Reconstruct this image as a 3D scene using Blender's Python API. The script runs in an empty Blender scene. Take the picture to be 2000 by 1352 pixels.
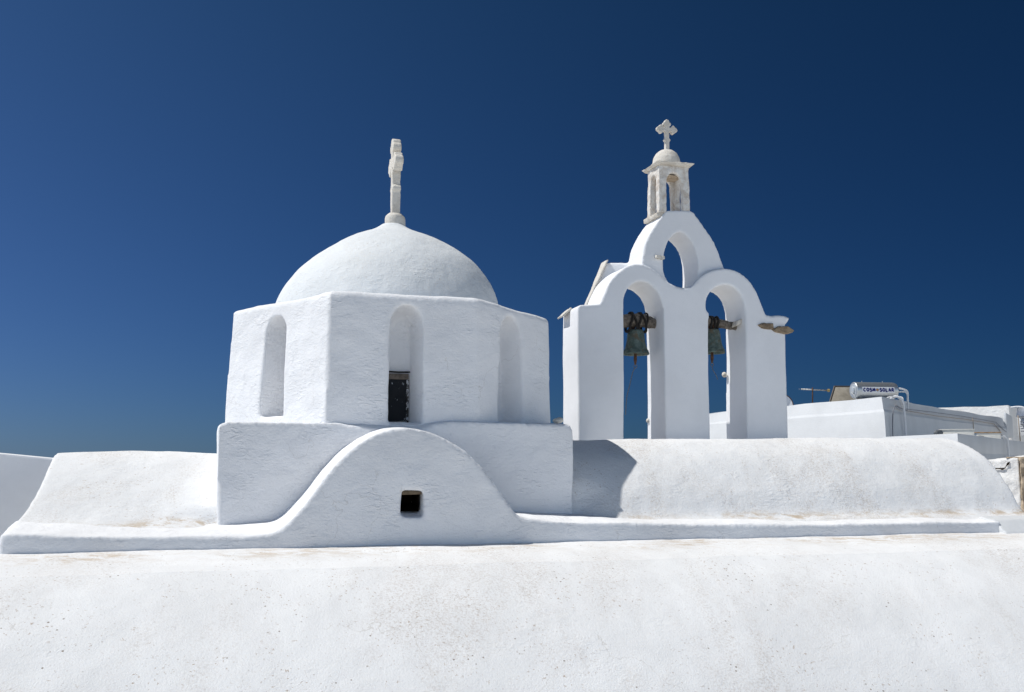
import bpy, bmesh, math, random
from mathutils import Vector, Matrix, noise

scene = bpy.context.scene
COL = scene.collection
random.seed(7)

# ------------------------------------------------------------------ camera
cam_data = bpy.data.cameras.new("camera")
cam = bpy.data.objects.new("camera", cam_data)
COL.objects.link(cam)
scene.camera = cam
cam_data.sensor_fit = 'HORIZONTAL'
cam_data.sensor_width = 36.0
cam_data.lens = 36.0
cam_data.clip_start = 0.1
cam_data.clip_end = 5000
cam.location = (0, 0, 5)
cam.rotation_euler = (math.radians(90) + math.atan(229 / 2000), 0, 0)

# ------------------------------------------------------------------ church frame: u along the facade, v into depth
PSI = math.radians(16)
CP, SP = math.cos(PSI), math.sin(PSI)


def W(u, v, z):
    return Vector((u * CP - v * SP, 11 + u * SP + v * CP, z + 5))


# ------------------------------------------------------------------ sun and sky
SUN_A, SUN_B = 0.62, -0.125                       # shadow shift along u and v for one metre of drop
to_sun = Vector((-SUN_A * CP + SUN_B * SP, -SUN_A * SP - SUN_B * CP, 1)).normalized()
sun_el = math.asin(to_sun.z)
sun_az = math.atan2(to_sun.x, to_sun.y)          # clockwise from +Y
sd = bpy.data.lights.new("sun", 'SUN')
sd.energy = 4.1
sd.angle = math.radians(0.53)
sd.color = (1.0, 0.976, 0.932)
sun = bpy.data.objects.new("sun", sd)
COL.objects.link(sun)
sun.location = (-20, 0, 40)
sun.rotation_euler = to_sun.to_track_quat('Z', 'Y').to_euler()

world = bpy.data.worlds.new("World")
scene.world = world
world.use_nodes = True
wn, wl = world.node_tree.nodes, world.node_tree.links
wn.clear()
sky = wn.new('ShaderNodeTexSky')
sky.sky_type = 'NISHITA'
sky.sun_disc = False
sky.sun_elevation = sun_el
sky.sun_rotation = sun_az
sky.altitude = 1200
sky.air_density = 1.0
sky.dust_density = 0.3
sky.ozone_density = 2.5
tc = wn.new('ShaderNodeTexCoord')
sep = wn.new('ShaderNodeSeparateXYZ')
wl.new(tc.outputs['Generated'], sep.inputs[0])


def wmath(op, a_, b_=None):
    m = wn.new('ShaderNodeMath'); m.operation = op
    for i, x in enumerate((a_, b_)):
        if x is None: continue
        if isinstance(x, (int, float)): m.inputs[i].default_value = x
        else: wl.new(x, m.inputs[i])
    return m.outputs[0]


# deep clear sky: strongly polarised away from the sun to the north-east, brightened low behind the camera as added fill for the front faces
comb = wn.new('ShaderNodeCombineColor')
for i, (amp, k, ek) in enumerate(((.063, 1.75, .55), (.136, 1.12, .62), (.280, .95, -.05))):
    e1_ = wmath('MULTIPLY', sep.outputs[0], -k)
    e2_ = wmath('MULTIPLY', sep.outputs[2], ek)
    f_ = wmath('MULTIPLY', wmath('EXPONENT', wmath('ADD', e1_, e2_)), amp)
    wl.new(f_, comb.inputs[i])
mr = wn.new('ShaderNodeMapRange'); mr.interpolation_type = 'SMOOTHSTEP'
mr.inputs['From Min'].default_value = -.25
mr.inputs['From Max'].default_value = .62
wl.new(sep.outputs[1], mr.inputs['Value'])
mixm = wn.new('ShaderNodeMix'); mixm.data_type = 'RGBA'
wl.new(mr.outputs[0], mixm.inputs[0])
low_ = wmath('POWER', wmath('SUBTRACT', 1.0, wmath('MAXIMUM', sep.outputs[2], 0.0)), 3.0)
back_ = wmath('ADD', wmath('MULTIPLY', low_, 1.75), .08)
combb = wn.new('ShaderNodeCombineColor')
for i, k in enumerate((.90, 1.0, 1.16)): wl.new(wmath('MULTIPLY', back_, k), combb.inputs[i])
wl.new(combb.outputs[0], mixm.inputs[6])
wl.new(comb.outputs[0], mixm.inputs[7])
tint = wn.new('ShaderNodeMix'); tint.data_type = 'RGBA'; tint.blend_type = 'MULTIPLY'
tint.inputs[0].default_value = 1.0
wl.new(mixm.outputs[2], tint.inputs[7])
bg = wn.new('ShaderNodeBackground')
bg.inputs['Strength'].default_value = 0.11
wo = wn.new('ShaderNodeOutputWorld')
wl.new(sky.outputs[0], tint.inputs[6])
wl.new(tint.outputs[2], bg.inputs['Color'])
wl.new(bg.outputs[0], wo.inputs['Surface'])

scene.view_settings.view_transform = 'Standard'
scene.view_settings.look = 'None'
scene.view_settings.exposure = 0.07
scene.view_settings.gamma = 1.0
scene.view_settings.use_curve_mapping = False
try:
    scene.cycles.diffuse_bounces = 5
    scene.cycles.max_bounces = 10
except Exception:
    pass


# ------------------------------------------------------------------ materials
class NT:
    def __init__(self, name):
        self.m = bpy.data.materials.new(name)
        self.m.use_nodes = True
        self.n = self.m.node_tree.nodes
        self.l = self.m.node_tree.links
        self.b = self.n.get('Principled BSDF')
        g = self.n.new('ShaderNodeNewGeometry')
        self.pos = g.outputs['Position']

    def mapping(self, scale=(1, 1, 1), rot=(0, 0, 0)):
        m = self.n.new('ShaderNodeMapping')
        m.inputs['Scale'].default_value = scale
        m.inputs['Rotation'].default_value = rot
        self.l.new(self.pos, m.inputs['Vector'])
        return m.outputs[0]

    def noise(self, scale, detail=3, rough=.5, dist=0, vec=None):
        t = self.n.new('ShaderNodeTexNoise')
        t.inputs['Scale'].default_value = scale
        t.inputs['Detail'].default_value = detail
        t.inputs['Roughness'].default_value = rough
        t.inputs['Distortion'].default_value = dist
        self.l.new(vec if vec is not None else self.pos, t.inputs['Vector'])
        return t.outputs['Fac']

    def ramp(self, fac, lo, hi, a=0.0, b=1.0):
        r = self.n.new('ShaderNodeMapRange')
        r.inputs['From Min'].default_value = lo
        r.inputs['From Max'].default_value = hi
        r.inputs['To Min'].default_value = a
        r.inputs['To Max'].default_value = b
        r.interpolation_type = 'SMOOTHSTEP'
        self.l.new(fac, r.inputs['Value'])
        return r.outputs[0]

    def math(self, op, a, b):
        m = self.n.new('ShaderNodeMath'); m.operation = op
        for i, x in enumerate((a, b)):
            if isinstance(x, (int, float)): m.inputs[i].default_value = x
            else: self.l.new(x, m.inputs[i])
        return m.outputs[0]

    def mix(self, fac, a, b):
        m = self.n.new('ShaderNodeMix'); m.data_type = 'RGBA'
        if isinstance(fac, (int, float)): m.inputs[0].default_value = fac
        else: self.l.new(fac, m.inputs[0])
        for i, x in ((6, a), (7, b)):
            if isinstance(x, tuple): m.inputs[i].default_value = (*x, 1)
            else: self.l.new(x, m.inputs[i])
        return m.outputs[2]

    def bump(self, h, dist, strength=1.0, prev=None):
        b = self.n.new('ShaderNodeBump')
        b.inputs['Strength'].default_value = strength
        b.inputs['Distance'].default_value = dist
        self.l.new(h, b.inputs['Height'])
        if prev is not None: self.l.new(prev, b.inputs['Normal'])
        return b.outputs[0]

    def done(self, col, rough=.9, normal=None, spec=.2, metallic=0):
        if isinstance(col, tuple): self.b.inputs['Base Color'].default_value = (*col, 1)
        else: self.l.new(col, self.b.inputs['Base Color'])
        self.b.inputs['Roughness'].default_value = rough
        self.b.inputs['Specular IOR Level'].default_value = spec
        self.b.inputs['Metallic'].default_value = metallic
        if normal is not None: self.l.new(normal, self.b.inputs['Normal'])
        return self.m


def plaster(name, base=(.80, .81, .82), trowel=1.0, grain=1.0, film=.0, specks=.0, pits=False, film_col=(.60, .54, .46), seam=None, cracks=0):
    t = NT(name)
    low = tuple(c * .93 for c in base)
    col = t.mix(t.ramp(t.noise(.9, 4, .6), .35, .65), low, base)
    fine = t.noise(22, 5, .7)
    col = t.mix(t.ramp(fine, .52, .72, 0, .18), col, tuple(c * .86 for c in base))
    if film > 0:
        along = t.mapping((1.25, .5, .62), (0, 0, -PSI))
        patch = t.ramp(t.noise(.9, 6, .64, .5, along), .44, .66)
        grit = t.ramp(t.noise(46, 5, .75), .47, .60)
        haze_ = t.ramp(t.noise(9, 7, .8, .3), .46, .66)
        col = t.mix(t.math('MULTIPLY', t.math('MULTIPLY', patch, grit), film), col, film_col)
        col = t.mix(t.math('MULTIPLY', t.math('MULTIPLY', patch, haze_), film * .38), col, film_col)
    if seam:
        axis, lo, mid, hi, amt = seam            # dirt washed into a seam; axis: height, or depth in the church frame
        d = t.n.new('ShaderNodeVectorMath'); d.operation = 'DOT_PRODUCT'
        t.l.new(t.pos, d.inputs[0])
        d.inputs[1].default_value = (0, 0, 1) if axis == 'z' else (-SP, CP, 0)
        wob = t.math('ADD', d.outputs['Value'], t.math('MULTIPLY', t.noise(1.7, 5, .7), .16))
        band = t.math('MULTIPLY', t.ramp(wob, lo, mid), t.ramp(wob, mid, hi, 1, 0))
        g3 = t.math('MULTIPLY', t.ramp(t.noise(11, 6, .8, .4, t.mapping((.35, .6, 1), (0, 0, -PSI))), .44, .60), t.ramp(t.noise(.8, 3, .5), .38, .58, .25, 1))
        col = t.mix(t.math('MULTIPLY', t.math('MULTIPLY', band, g3), amt), col, (.50, .40, .29))
    if cracks > 0:
        vc = t.n.new('ShaderNodeTexVoronoi'); vc.feature = 'DISTANCE_TO_EDGE'; vc.inputs['Scale'].default_value = .8
        wv = t.n.new('ShaderNodeVectorMath'); wv.operation = 'ADD'
        nz = t.n.new('ShaderNodeTexNoise'); nz.inputs['Scale'].default_value = 2.2; nz.inputs['Detail'].default_value = 6
        t.l.new(t.pos, nz.inputs['Vector']); t.l.new(t.pos, wv.inputs[0])
        sc_ = t.n.new('ShaderNodeVectorMath'); sc_.operation = 'SCALE'; sc_.inputs['Scale'].default_value = .7
        t.l.new(nz.outputs['Color'], sc_.inputs[0]); t.l.new(sc_.outputs[0], wv.inputs[1]); t.l.new(wv.outputs[0], vc.inputs['Vector'])
        line = t.math('MULTIPLY', t.ramp(vc.outputs['Distance'], .0, .0045, 1, 0), t.ramp(t.noise(.7, 3, .5), .52, .58))
        col = t.mix(t.math('MULTIPLY', line, cracks), col, (.45, .42, .38))
    if specks > 0:
        gate = t.ramp(t.noise(1.6, 4, .65, .5), .42, .62, .15, 1)
        dots = t.ramp(t.noise(34, 3, .6), .625, .67)
        col = t.mix(t.math('MULTIPLY', t.math('MULTIPLY', gate, dots), specks), col, (.38, .28, .20))
    if pits:
        v = t.n.new('ShaderNodeTexVoronoi'); v.inputs['Scale'].default_value = 15
        t.l.new(t.mapping((1, 1, 1.0)), v.inputs['Vector'])
        g2 = t.ramp(t.noise(1.9, 4, .7, .6), .55, .62)
        d = t.math('MULTIPLY', t.ramp(v.outputs['Distance'], .10, .17, 1, 0), g2)
        col = t.mix(t.math('MULTIPLY', d, .8), col, (.20, .15, .11))
    n = None
    if trowel > 0:
        st = t.noise(2.6, 6, .52, .4, t.mapping((1.0, 1.0, 1.3), (.25, .35, 0)))
        n = t.bump(st, .045 * trowel, .6)
        gate = t.ramp(t.noise(2.3, 3, .5), .48, .66)
        st2 = t.ramp(t.noise(13, 3, .5, .5, t.mapping((.9, .9, 2.4), (.3, .5, .4))), .46, .66)
        n = t.bump(t.math('MULTIPLY', st2, gate), .006 * trowel, .7, n)
        n = t.bump(t.noise(26, 4, .62, .5, t.mapping((.8, .8, 1.3), (.2, .3, .2))), .009 * trowel, .7, n)
    n = t.bump(t.noise(60, 4, .7), .004 * grain, .7, n)
    return t.done(col, .92, n, .12)


M = {}
M['wall'] = plaster('whitewash_wall', (.815, .82, .835), 1.0, 1.6, cracks=.35)
M['dome'] = plaster('whitewash_dome', (.715, .74, .755), .8, 1.7, .25, .3, cracks=.2)
M['roof'] = plaster('whitewash_roof', (.795, .80, .805), .7, 1.7, .66, .6, False, (.50, .445, .39), ('z', 4.38, 4.45, 4.53, .95), .3)
M['front'] = plaster('whitewash_weathered', (.805, .81, .815), .3, 1.8, .52, .7, True, (.50, .445, .40), ('v', CP * 11 - .62, CP * 11 - .12, CP * 11 + .16, .75), .45)
M['smooth'] = plaster('whitewash_smooth', (.79, .80, .82), .16, .5)
M['niche'] = plaster('whitewash_cream', (.80, .78, .73), .15, .5)
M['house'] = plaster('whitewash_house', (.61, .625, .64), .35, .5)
M['ruinw'] = plaster('whitewash_flaking', (.80, .79, .77), 1.6, 1.5, .5, .5, True)


def marble(name, c=(.66, .61, .53), dark=(.36, .31, .25), amt=.6):
    t = NT(name)
    col = t.mix(t.ramp(t.noise(9, 5, .7, .5), .38, .66, 0, amt), c, dark)
    col = t.mix(t.ramp(t.noise(45, 3, .6), .55, .72, 0, .4), col, tuple(x * .7 for x in c))
    n = t.bump(t.noise(16, 5, .65), .02, .7)
    n = t.bump(t.noise(90, 3, .6), .004, .7, n)
    return t.done(col, .85, n, .2)


M['marble'] = marble('weathered_marble', (.68, .64, .57), (.42, .36, .29), .55)
M['marble_light'] = marble('pale_marble', (.66, .63, .575), (.50, .45, .38), .5)
M['lantern_in'] = marble('lichened_marble', (.72, .70, .66), (.40, .31, .23), .62)
M['brown_stone'] = marble('brown_stone', (.32, .25, .17), (.14, .10, .07), .9)
M['tan_stone'] = marble('tan_rubble', (.52, .42, .31), (.25, .19, .13), .8)
M['white_stone'] = marble('loose_stone', (.74, .70, .62), (.5, .45, .38), .4)


def metal_rust():
    t = NT('green_bronze')
    col = t.mix(t.ramp(t.noise(14, 5, .7, .4), .38, .62), (.065, .098, .088), (.14, .185, .165))
    col = t.mix(t.ramp(t.noise(8, 4, .7, .8), .50, .66, 0, .8), col, (.13, .085, .045))
    n = t.bump(t.noise(50, 4, .6), .003, .7)
    return t.done(col, .62, n, .4, .35)


M['bronze'] = metal_rust()


def simple(name, c, rough=.7, var=.35, scale=20, metallic=0, spec=.3, bump=.002):
    t = NT(name)
    col = t.mix(t.ramp(t.noise(scale, 4, .65), .35, .68), c, tuple(x * (1 - var) for x in c))
    n = t.bump(t.noise(scale * 3, 3, .6), bump, .6)
    return t.done(col, rough, n, spec, metallic)


M['log'] = simple('grey_weathered_wood', (.20, .17, .14), .9, .6, 26, bump=.01)
M['rope'] = simple('dark_rope', (.025, .022, .02), .9, .4, 60)
M['rust'] = simple('rusty_iron', (.12, .06, .035), .85, .5, 30)
M['chain'] = simple('old_chain', (.22, .19, .16), .7, .5, 60)
M['darkhole'] = simple('shaded_hole_brown', (.035, .026, .018), 1, .5, 14, bump=.01, spec=0)  # dark brown of the wall crack; in the vent it stands in for shade
M['lintel'] = simple('brown_lintel_wood', (.16, .12, .08), .9, .5, 18, bump=.006)
M['sill'] = simple('grimy_plaster', (.42, .42, .43), .95, .35, 20, bump=.004)
M['black'] = simple('blackened_iron', (.02, .017, .015), .8, .3, 40)
M['wgrey'] = simple('grey_brown_wood', (.17, .14, .115), .9, .4, 24, bump=.004)
M['tank'] = simple('brushed_aluminium', (.52, .54, .55), .42, .08, 9, .85, .5, .0005)
M['tankcap'] = simple('grey_tank_end', (.50, .53, .56), .5, .1, 12, .5, .5, .0005)
M['white_paint'] = simple('white_paint', (.74, .75, .77), .5, .06, 8)
M['white_pipe'] = simple('white_plastic', (.78, .78, .78), .4, .06, 8)
M['blue'] = simple('navy_ink', (.012, .018, .16), .5, .1, 30)
M['orange'] = simple('orange_ink', (.55, .24, .07), .5, .2, 30)
M['greyink'] = simple('grey_ink', (.30, .31, .38), .5, .2, 30)
M['collector_back'] = simple('beige_sheet_metal', (.44, .39, .31), .7, .25, 5)
M['frame_dark'] = simple('dark_bronze_frame', (.09, .075, .065), .6, .3, 12)
M['alu'] = simple('dull_aluminium', (.42, .43, .43), .5, .3, 25, .6)
M['ac'] = simple('cream_enamel', (.70, .68, .62), .5, .1, 9)
M['ac_rust'] = simple('rust_stained_edge', (.50, .31, .16), .8, .5, 18)
M['ac_grille'] = simple('grey_grille', (.14, .15, .16), .7, .3, 30)
M['cable_white'] = simple('white_cable', (.62, .62, .62), .6, .15, 20)
M['cable_dark'] = simple('dark_cable', (.20, .21, .24), .6, .2, 20)
M['cable_tan'] = simple('tan_cable', (.36, .30, .24), .7, .3, 20)
M['galv'] = simple('galvanised_duct', (.42, .44, .46), .45, .2, 10, .7)
M['terracotta'] = simple('terracotta', (.42, .20, .13), .85, .3, 20)
M['cap_yellow'] = simple('ochre_cap', (.40, .30, .12), .7, .2, 20)


def glass_mat():
    t = NT('dark_window_glass')
    sp = t.ramp(t.noise(34, 3, .6, .3, t.mapping((1, 1, .35))), .66, .69)
    col = t.mix(sp, (.006, .008, .012), (.55, .57, .60))
    edge = t.ramp(t.noise(7, 4, .6), .45, .6, 0, .4)
    col = t.mix(edge, col, (.02, .02, .022))
    return t.done(col, .5, t.bump(t.noise(30, 3, .5), .003, .5), .15)


M['glass'] = glass_mat()


def flaked_edge():
    t = NT('overpainted_frame')
    col = t.mix(t.ramp(t.noise(30, 4, .7), .44, .52), (.50, .51, .53), (.03, .028, .026))
    return t.done(col, .9, None, .2)


M['frame_flaked'] = flaked_edge()


def ground_mat():
    t = NT('dusty_pale_ground')
    col = t.mix(t.ramp(t.noise(.15, 5, .6), .35, .65), (.62, .60, .56), (.74, .72, .69))
    return t.done(col, .95, t.bump(t.noise(3, 5, .6), .03, .5), .1)


M['ground'] = ground_mat()


# ------------------------------------------------------------------ object helpers
def tagd(o, label=None, cat=None, group=None, kind=None):
    if label: o['label'] = label
    if cat: o['category'] = cat
    if group: o['group'] = group
    if kind: o['kind'] = kind
    return o


def empty(name, loc, label, cat, group=None):
    o = bpy.data.objects.new(name, None)
    o.empty_display_size = .2
    COL.objects.link(o)
    o.location = loc
    return tagd(o, label, cat, group)


def abs_loc(o):
    p = Vector(o.location)
    while o.parent:
        o = o.parent
        p += Vector(o.location)
    return p


def link_mesh(name, me, mat, parent=None, smooth=True):
    """me has world coordinates; give the object an origin at the centre of its base."""
    me.materials.clear()
    me.materials.append(M[mat] if isinstance(mat, str) else mat)
    xs = [v.co for v in me.vertices]
    c = Vector(((min(v.x for v in xs) + max(v.x for v in xs)) / 2,
                (min(v.y for v in xs) + max(v.y for v in xs)) / 2, min(v.z for v in xs)))
    me.transform(Matrix.Translation(-c))
    o = bpy.data.objects.new(name, me)
    COL.objects.link(o)
    if parent is not None:
        o.parent = parent
        o.location = c - abs_loc(parent)
    else:
        o.location = c
    if smooth:
        me.polygons.foreach_set('use_smooth', [True] * len(me.polygons))
    me.update()
    return o


def bm_mesh(name, bm, mat, parent=None, smooth=False, bevel=0, seg=2):
    bmesh.ops.recalc_face_normals(bm, faces=bm.faces)
    me = bpy.data.meshes.new(name)
    bm.to_mesh(me)
    bm.free()
    if bevel > 0:
        t = bpy.data.objects.new('tmp', me)
        COL.objects.link(t)
        md = t.modifiers.new('b', 'BEVEL'); md.width = bevel; md.segments = seg
        md.limit_method = 'ANGLE'; md.angle_limit = math.radians(30)
        me2 = bpy.data.meshes.new_from_object(t.evaluated_get(bpy.context.evaluated_depsgraph_get()))
        bpy.data.objects.remove(t)
        me = me2
        me.name = name
    o = link_mesh(name, me, mat, parent, smooth)
    if smooth == 'auto' or bevel > 0:
        me = o.data
        me.polygons.foreach_set('use_smooth', [True] * len(me.polygons))
        me.set_sharp_from_angle(angle=math.radians(35))
    return o


def add_rings(bm, rings, cap=True, closed=True):
    """rings: lists of Vectors of equal length."""
    vr = [[bm.verts.new(p) for p in r] for r in rings]
    n = len(rings[0])
    for a, b in zip(vr, vr[1:]):
        for i in range(n if closed else n - 1):
            j = (i + 1) % n
            bm.faces.new((a[i], a[j], b[j], b[i]))
    if cap:
        bm.faces.new(list(reversed(vr[0])))
        bm.faces.new(vr[-1])


def add_prism(bm, outline, v0, v1):
    """outline in (u,z), extruded between depths v0 and v1."""
    add_rings(bm, [[W(u, v0, z) for u, z in outline], [W(u, v1, z) for u, z in outline]])


def add_box(bm, c, half, rot=0.0, tilt=None):
    """axis box about world point c; rot about z."""
    R = Matrix.Rotation(rot, 3, 'Z')
    if tilt is not None: R = R @ tilt
    h = Vector(half)
    r0 = [Vector(c) + R @ Vector((sx * h.x, sy * h.y, -h.z)) for sx, sy in ((-1, -1), (1, -1), (1, 1), (-1, 1))]
    r1 = [Vector(c) + R @ Vector((sx * h.x, sy * h.y, h.z)) for sx, sy in ((-1, -1), (1, -1), (1, 1), (-1, 1))]
    add_rings(bm, [r0, r1])


def add_tube(bm, pts, r, n=10, cap=True):
    pts = [Vector(p) for p in pts]
    rs = r if isinstance(r, (list, tuple)) else [r] * len(pts)
    rings = []
    up = None
    for i, p in enumerate(pts):
        d = (pts[min(i + 1, len(pts) - 1)] - pts[max(i - 1, 0)]).normalized()
        if up is None:
            up = Vector((0, 0, 1)) if abs(d.z) < .9 else Vector((1, 0, 0))
        a = d.cross(up).normalized()
        b = a.cross(d).normalized()
        up = b
        rings.append([p + (a * math.cos(t) + b * math.sin(t)) * rs[i] for t in [2 * math.pi * k / n for k in range(n)]])
    add_rings(bm, rings, cap)


def add_lathe(bm, prof, centre, n=48, shift=None):
    rings = []
    for r, z in prof:
        s = shift(z) if shift else Vector((0, 0, 0))
        rings.append([Vector(centre) + s + Vector((r * math.cos(2 * math.pi * k / n), r * math.sin(2 * math.pi * k / n), z)) for k in range(n)])
    add_rings(bm, rings)


def spl(pts, sub=8, closed=False):
    out = []
    n = len(pts)
    for i in range(n - 1):
        p0 = pts[max(i - 1, 0)]; p1 = pts[i]; p2 = pts[i + 1]; p3 = pts[min(i + 2, n - 1)]
        for k in range(sub):
            t = k / sub
            out.append(tuple(.5 * ((2 * b) + (-a + c) * t + (2 * a - 5 * b + 4 * c - d) * t * t + (-a + 3 * b - 3 * c + d) * t ** 3)
                             for a, b, c, d in zip(p0, p1, p2, p3)))
    out.append(tuple(pts[-1]))
    return out


def displace(me, amps, seed=0.0):
    off = Vector((seed * 13.1, seed * 7.7, seed * 3.3))
    ns = [v.normal.copy() for v in me.vertices]
    for v, nn in zip(me.vertices, ns):
        d = 0.0
        for a, f in amps:
            d += a * noise.noise(v.co * f + off)
        v.co += nn * d
    me.update()


def sculpt(name, bm, mat, parent=None, cutters=(), voxel=.025, smooth=5, amps=((.018, 1.3), (.007, 4.5), (.003, 13)), seed=0.0, pre=None):
    """hand-plastered solid: cut, voxel remesh, relax and push about with noise; returns the finished mesh object"""
    bmesh.ops.recalc_face_normals(bm, faces=bm.faces)
    bmesh.ops.triangulate(bm, faces=bm.faces)
    me = bpy.data.meshes.new(name)
    bm.to_mesh(me); bm.free()
    t = bpy.data.objects.new('tmp', me); COL.objects.link(t)
    tmp = []
    if cutters:
        md = t.modifiers.new('r0', 'REMESH'); md.mode = 'VOXEL'; md.voxel_size = voxel
    for cb in cutters:
        bmesh.ops.recalc_face_normals(cb, faces=cb.faces)
        bmesh.ops.triangulate(cb, faces=cb.faces)
        cm = bpy.data.meshes.new('cut'); cb.to_mesh(cm); cb.free()
        co = bpy.data.objects.new('cut', cm); COL.objects.link(co); tmp.append(co)
        md = t.modifiers.new('c', 'BOOLEAN'); md.operation = 'DIFFERENCE'; md.solver = 'EXACT'; md.object = co
    md = t.modifiers.new('r', 'REMESH'); md.mode = 'VOXEL'; md.voxel_size = voxel
    if smooth:
        md = t.modifiers.new('s', 'SMOOTH'); md.factor = .5; md.iterations = smooth
    me2 = bpy.data.meshes.new_from_object(t.evaluated_get(bpy.context.evaluated_depsgraph_get()))
    me2.name = name
    for o in tmp + [t]: bpy.data.objects.remove(o)
    displace(me2, amps, seed)
    o = link_mesh(name, me2, mat, parent, True)
    print(name, len(me2.vertices))
    return o


NB = bmesh.new

# ------------------------------------------------------------------ the setting: ground to the horizon
bm = NB()
S = 3000
bm.faces.new([bm.verts.new(p) for p in ((-S, -S, 0), (S, -S, 0), (S, S, 0), (-S, S, 0))])
g = bm_mesh('ground', bm, 'ground')
g['kind'] = 'structure'

# ------------------------------------------------------------------ near vaulted roof (foreground building)
near = empty('vaulted_house', W(1, -2, -5), 'broad weathered whitewashed roof filling the bottom of the view, below the church', 'roof')


def grid_roof(name, prof, u0, u1, step, mat, parent, amps, seed=1):
    """prof: list of (v,z) dense; a roof skin carried down into walls at both long sides"""
    nu = int((u1 - u0) / step)
    bm = NB()
    rows = []
    for i in range(nu + 1):
        u = u0 + (u1 - u0) * i / nu
        rows.append([bm.verts.new(W(u, v, z)) for v, z in prof])
    for a, b in zip(rows, rows[1:]):
        for k in range(len(prof) - 1):
            bm.faces.new((a[k], a[k + 1], b[k + 1], b[k]))
    bm.normal_update()
    me = bpy.data.meshes.new(name); bm.to_mesh(me); bm.free()
    displace(me, amps, seed)
    return link_mesh(name, me, mat, parent, True)


pf = spl([(.30, -.83), (.0, -.838), (-.45, -.885), (-.90, -.945), (-1.0, -.965), (-1.4, -1.125), (-1.9, -1.405), (-2.4, -1.78), (-2.8, -2.17), (-3.2, -2.68), (-3.45, -3.3)], 14)
grid_roof('roof', pf, -9, 10.5, .035, 'front', near, ((.016, .6), (.007, 2.4), (.003, 8), (.0012, 24)), 2)
bm = NB()
add_prism(bm, [(-8.9, -5), (10.4, -5), (10.4, -3.28), (-8.9, -3.28)], -3.44, 0.2)
bm_mesh('wall', bm, 'wall', near, bevel=.03)

# ------------------------------------------------------------------ church
church = empty('church', W(0, 2, -5), 'whitewashed church with a round dome on a faceted drum and long barrel vaulted roofs', 'church')

# gable wall with its swelling hump and low ledge
gtop = [(-4.95, -.70), (-4.9, -.655), (-4.503, -.672), (-3.592, -.705), (-3.023, -.712), (-2.634, -.709), (-2.412, -.658), (-2.192, -.444),
        (-1.945, -.103), (-1.691, .161), (-1.43, .315), (-1.164, .37), (-.892, .336), (-.617, .198), (-.394, .016), (-.169, -.253),
        (0, -.491), (.113, -.575), (.342, -.605), (.573, -.618), (1.5, -.65), (3.038, -.695), (4.6, -.70), (6.25, -.704)]
gt = spl(gtop, 5)
bm = NB()
back = []
for u, z in gt:                                   # the ledge climbs a little toward the drum base behind it
    lift = .10 if u < -2.55 else (.10 - .075 * min(1, (u + 2.55) / .5) if u < -.2 else (.025 + .025 * min(1, max(0, u) / .3)))
    back.append((u, z + lift))
add_rings(bm, [[W(u, .0, z) for u, z in [(-4.97, -1.6), *gt, (6.25, -1.6)]], [W(u, .78, z) for u, z in [(-4.97, -1.6), *back, (6.25, -1.6)]]])
cut = NB()
add_rings(cut, [[W(-1.190, -.1, -.57), W(-.950, -.1, -.585), W(-.952, -.1, -.283), W(-1.190, -.1, -.268)],
                [W(-1.17, .55, -.43), W(-.97, .55, -.43), W(-.97, .55, -.29), W(-1.17, .55, -.28)]])
gable = sculpt('gable_wall', bm, 'wall', church, [cut], .022, 4, ((.020, 1.2), (.009, 3.2), (.0035, 8), (.001, 19)), 3)

vent = bpy.data.objects.new('vent', None); COL.objects.link(vent); vent.parent = church
vent.location = W(-1.07, .1, -.56) - church.location
bm = NB()                                          # dark lining added behind the opening; its brown colour stands in for deep shade
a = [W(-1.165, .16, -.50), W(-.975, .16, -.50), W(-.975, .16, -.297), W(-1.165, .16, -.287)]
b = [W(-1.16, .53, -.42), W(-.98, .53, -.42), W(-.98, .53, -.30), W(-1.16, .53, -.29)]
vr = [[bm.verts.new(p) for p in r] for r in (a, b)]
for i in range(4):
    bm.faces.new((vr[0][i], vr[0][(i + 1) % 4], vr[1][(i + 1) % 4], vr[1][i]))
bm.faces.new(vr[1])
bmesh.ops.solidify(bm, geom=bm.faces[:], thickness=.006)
bm_mesh('shade_lining', bm, 'darkhole', vent)
bm = NB()
add_prism(bm, [(-1.176, -.325), (-.968, -.322), (-.968, -.296), (-1.05, -.284), (-1.176, -.288)], .035, .17)
bm_mesh('lintel', bm, 'lintel', vent, bevel=.004)

# drum base (plinth)
ptop_f = [(-3.037, .33), (-3.03, .39), (-3.002, .419), (-2.93, .436), (-1.884, .442), (-1.606, .412), (-1.381, .38), (-1.097, .360), (-.838, .374),
          (-.693, .438), (-.518, .463), (-.4, .464), (.85, .458), (.905, .437), (.935, .40), (.943, .34)]
ptop_b = [(u, z if (u < -2.9 or u > .84) else .462 - .02 * (u < -1.8)) for u, z in ptop_f]
bm = NB()
r = []
for v, top in ((.70, ptop_f), (.86, ptop_b), (4.3, ptop_b)):
    dx = .012 if v > .8 else 0
    r.append([W(u, v, z) for u, z in [(-3.0, -1.3), (-3.0, -.62), *top, (.945, -.6), (.95, -1.3)]])
add_rings(bm, r)
sculpt('drum_base', bm, 'wall', church, [], .026, 4, ((.020, 1.4), (.009, 3.2), (.0035, 8), (.001, 19)), 5)

# drum with three arched niches
top = [(-1.875, .80, 1.905), (-.19, .80, 1.90), (.85, 1.34, 1.776), (1.0, 2.9, 1.85), (-.1, 4.0, 1.9), (-1.8, 4.0, 1.9), (-2.895, 2.407, 1.87)]
bot = [(-1.91, .775, .2), (-.175, .775, .2), (.87, 1.325, .2), (1.03, 2.92, .2), (-.08, 4.05, .2), (-1.82, 4.05, .2), (-2.975, 2.40, .2)]
cen = Vector((-.95, 2.4, 0))


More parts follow.
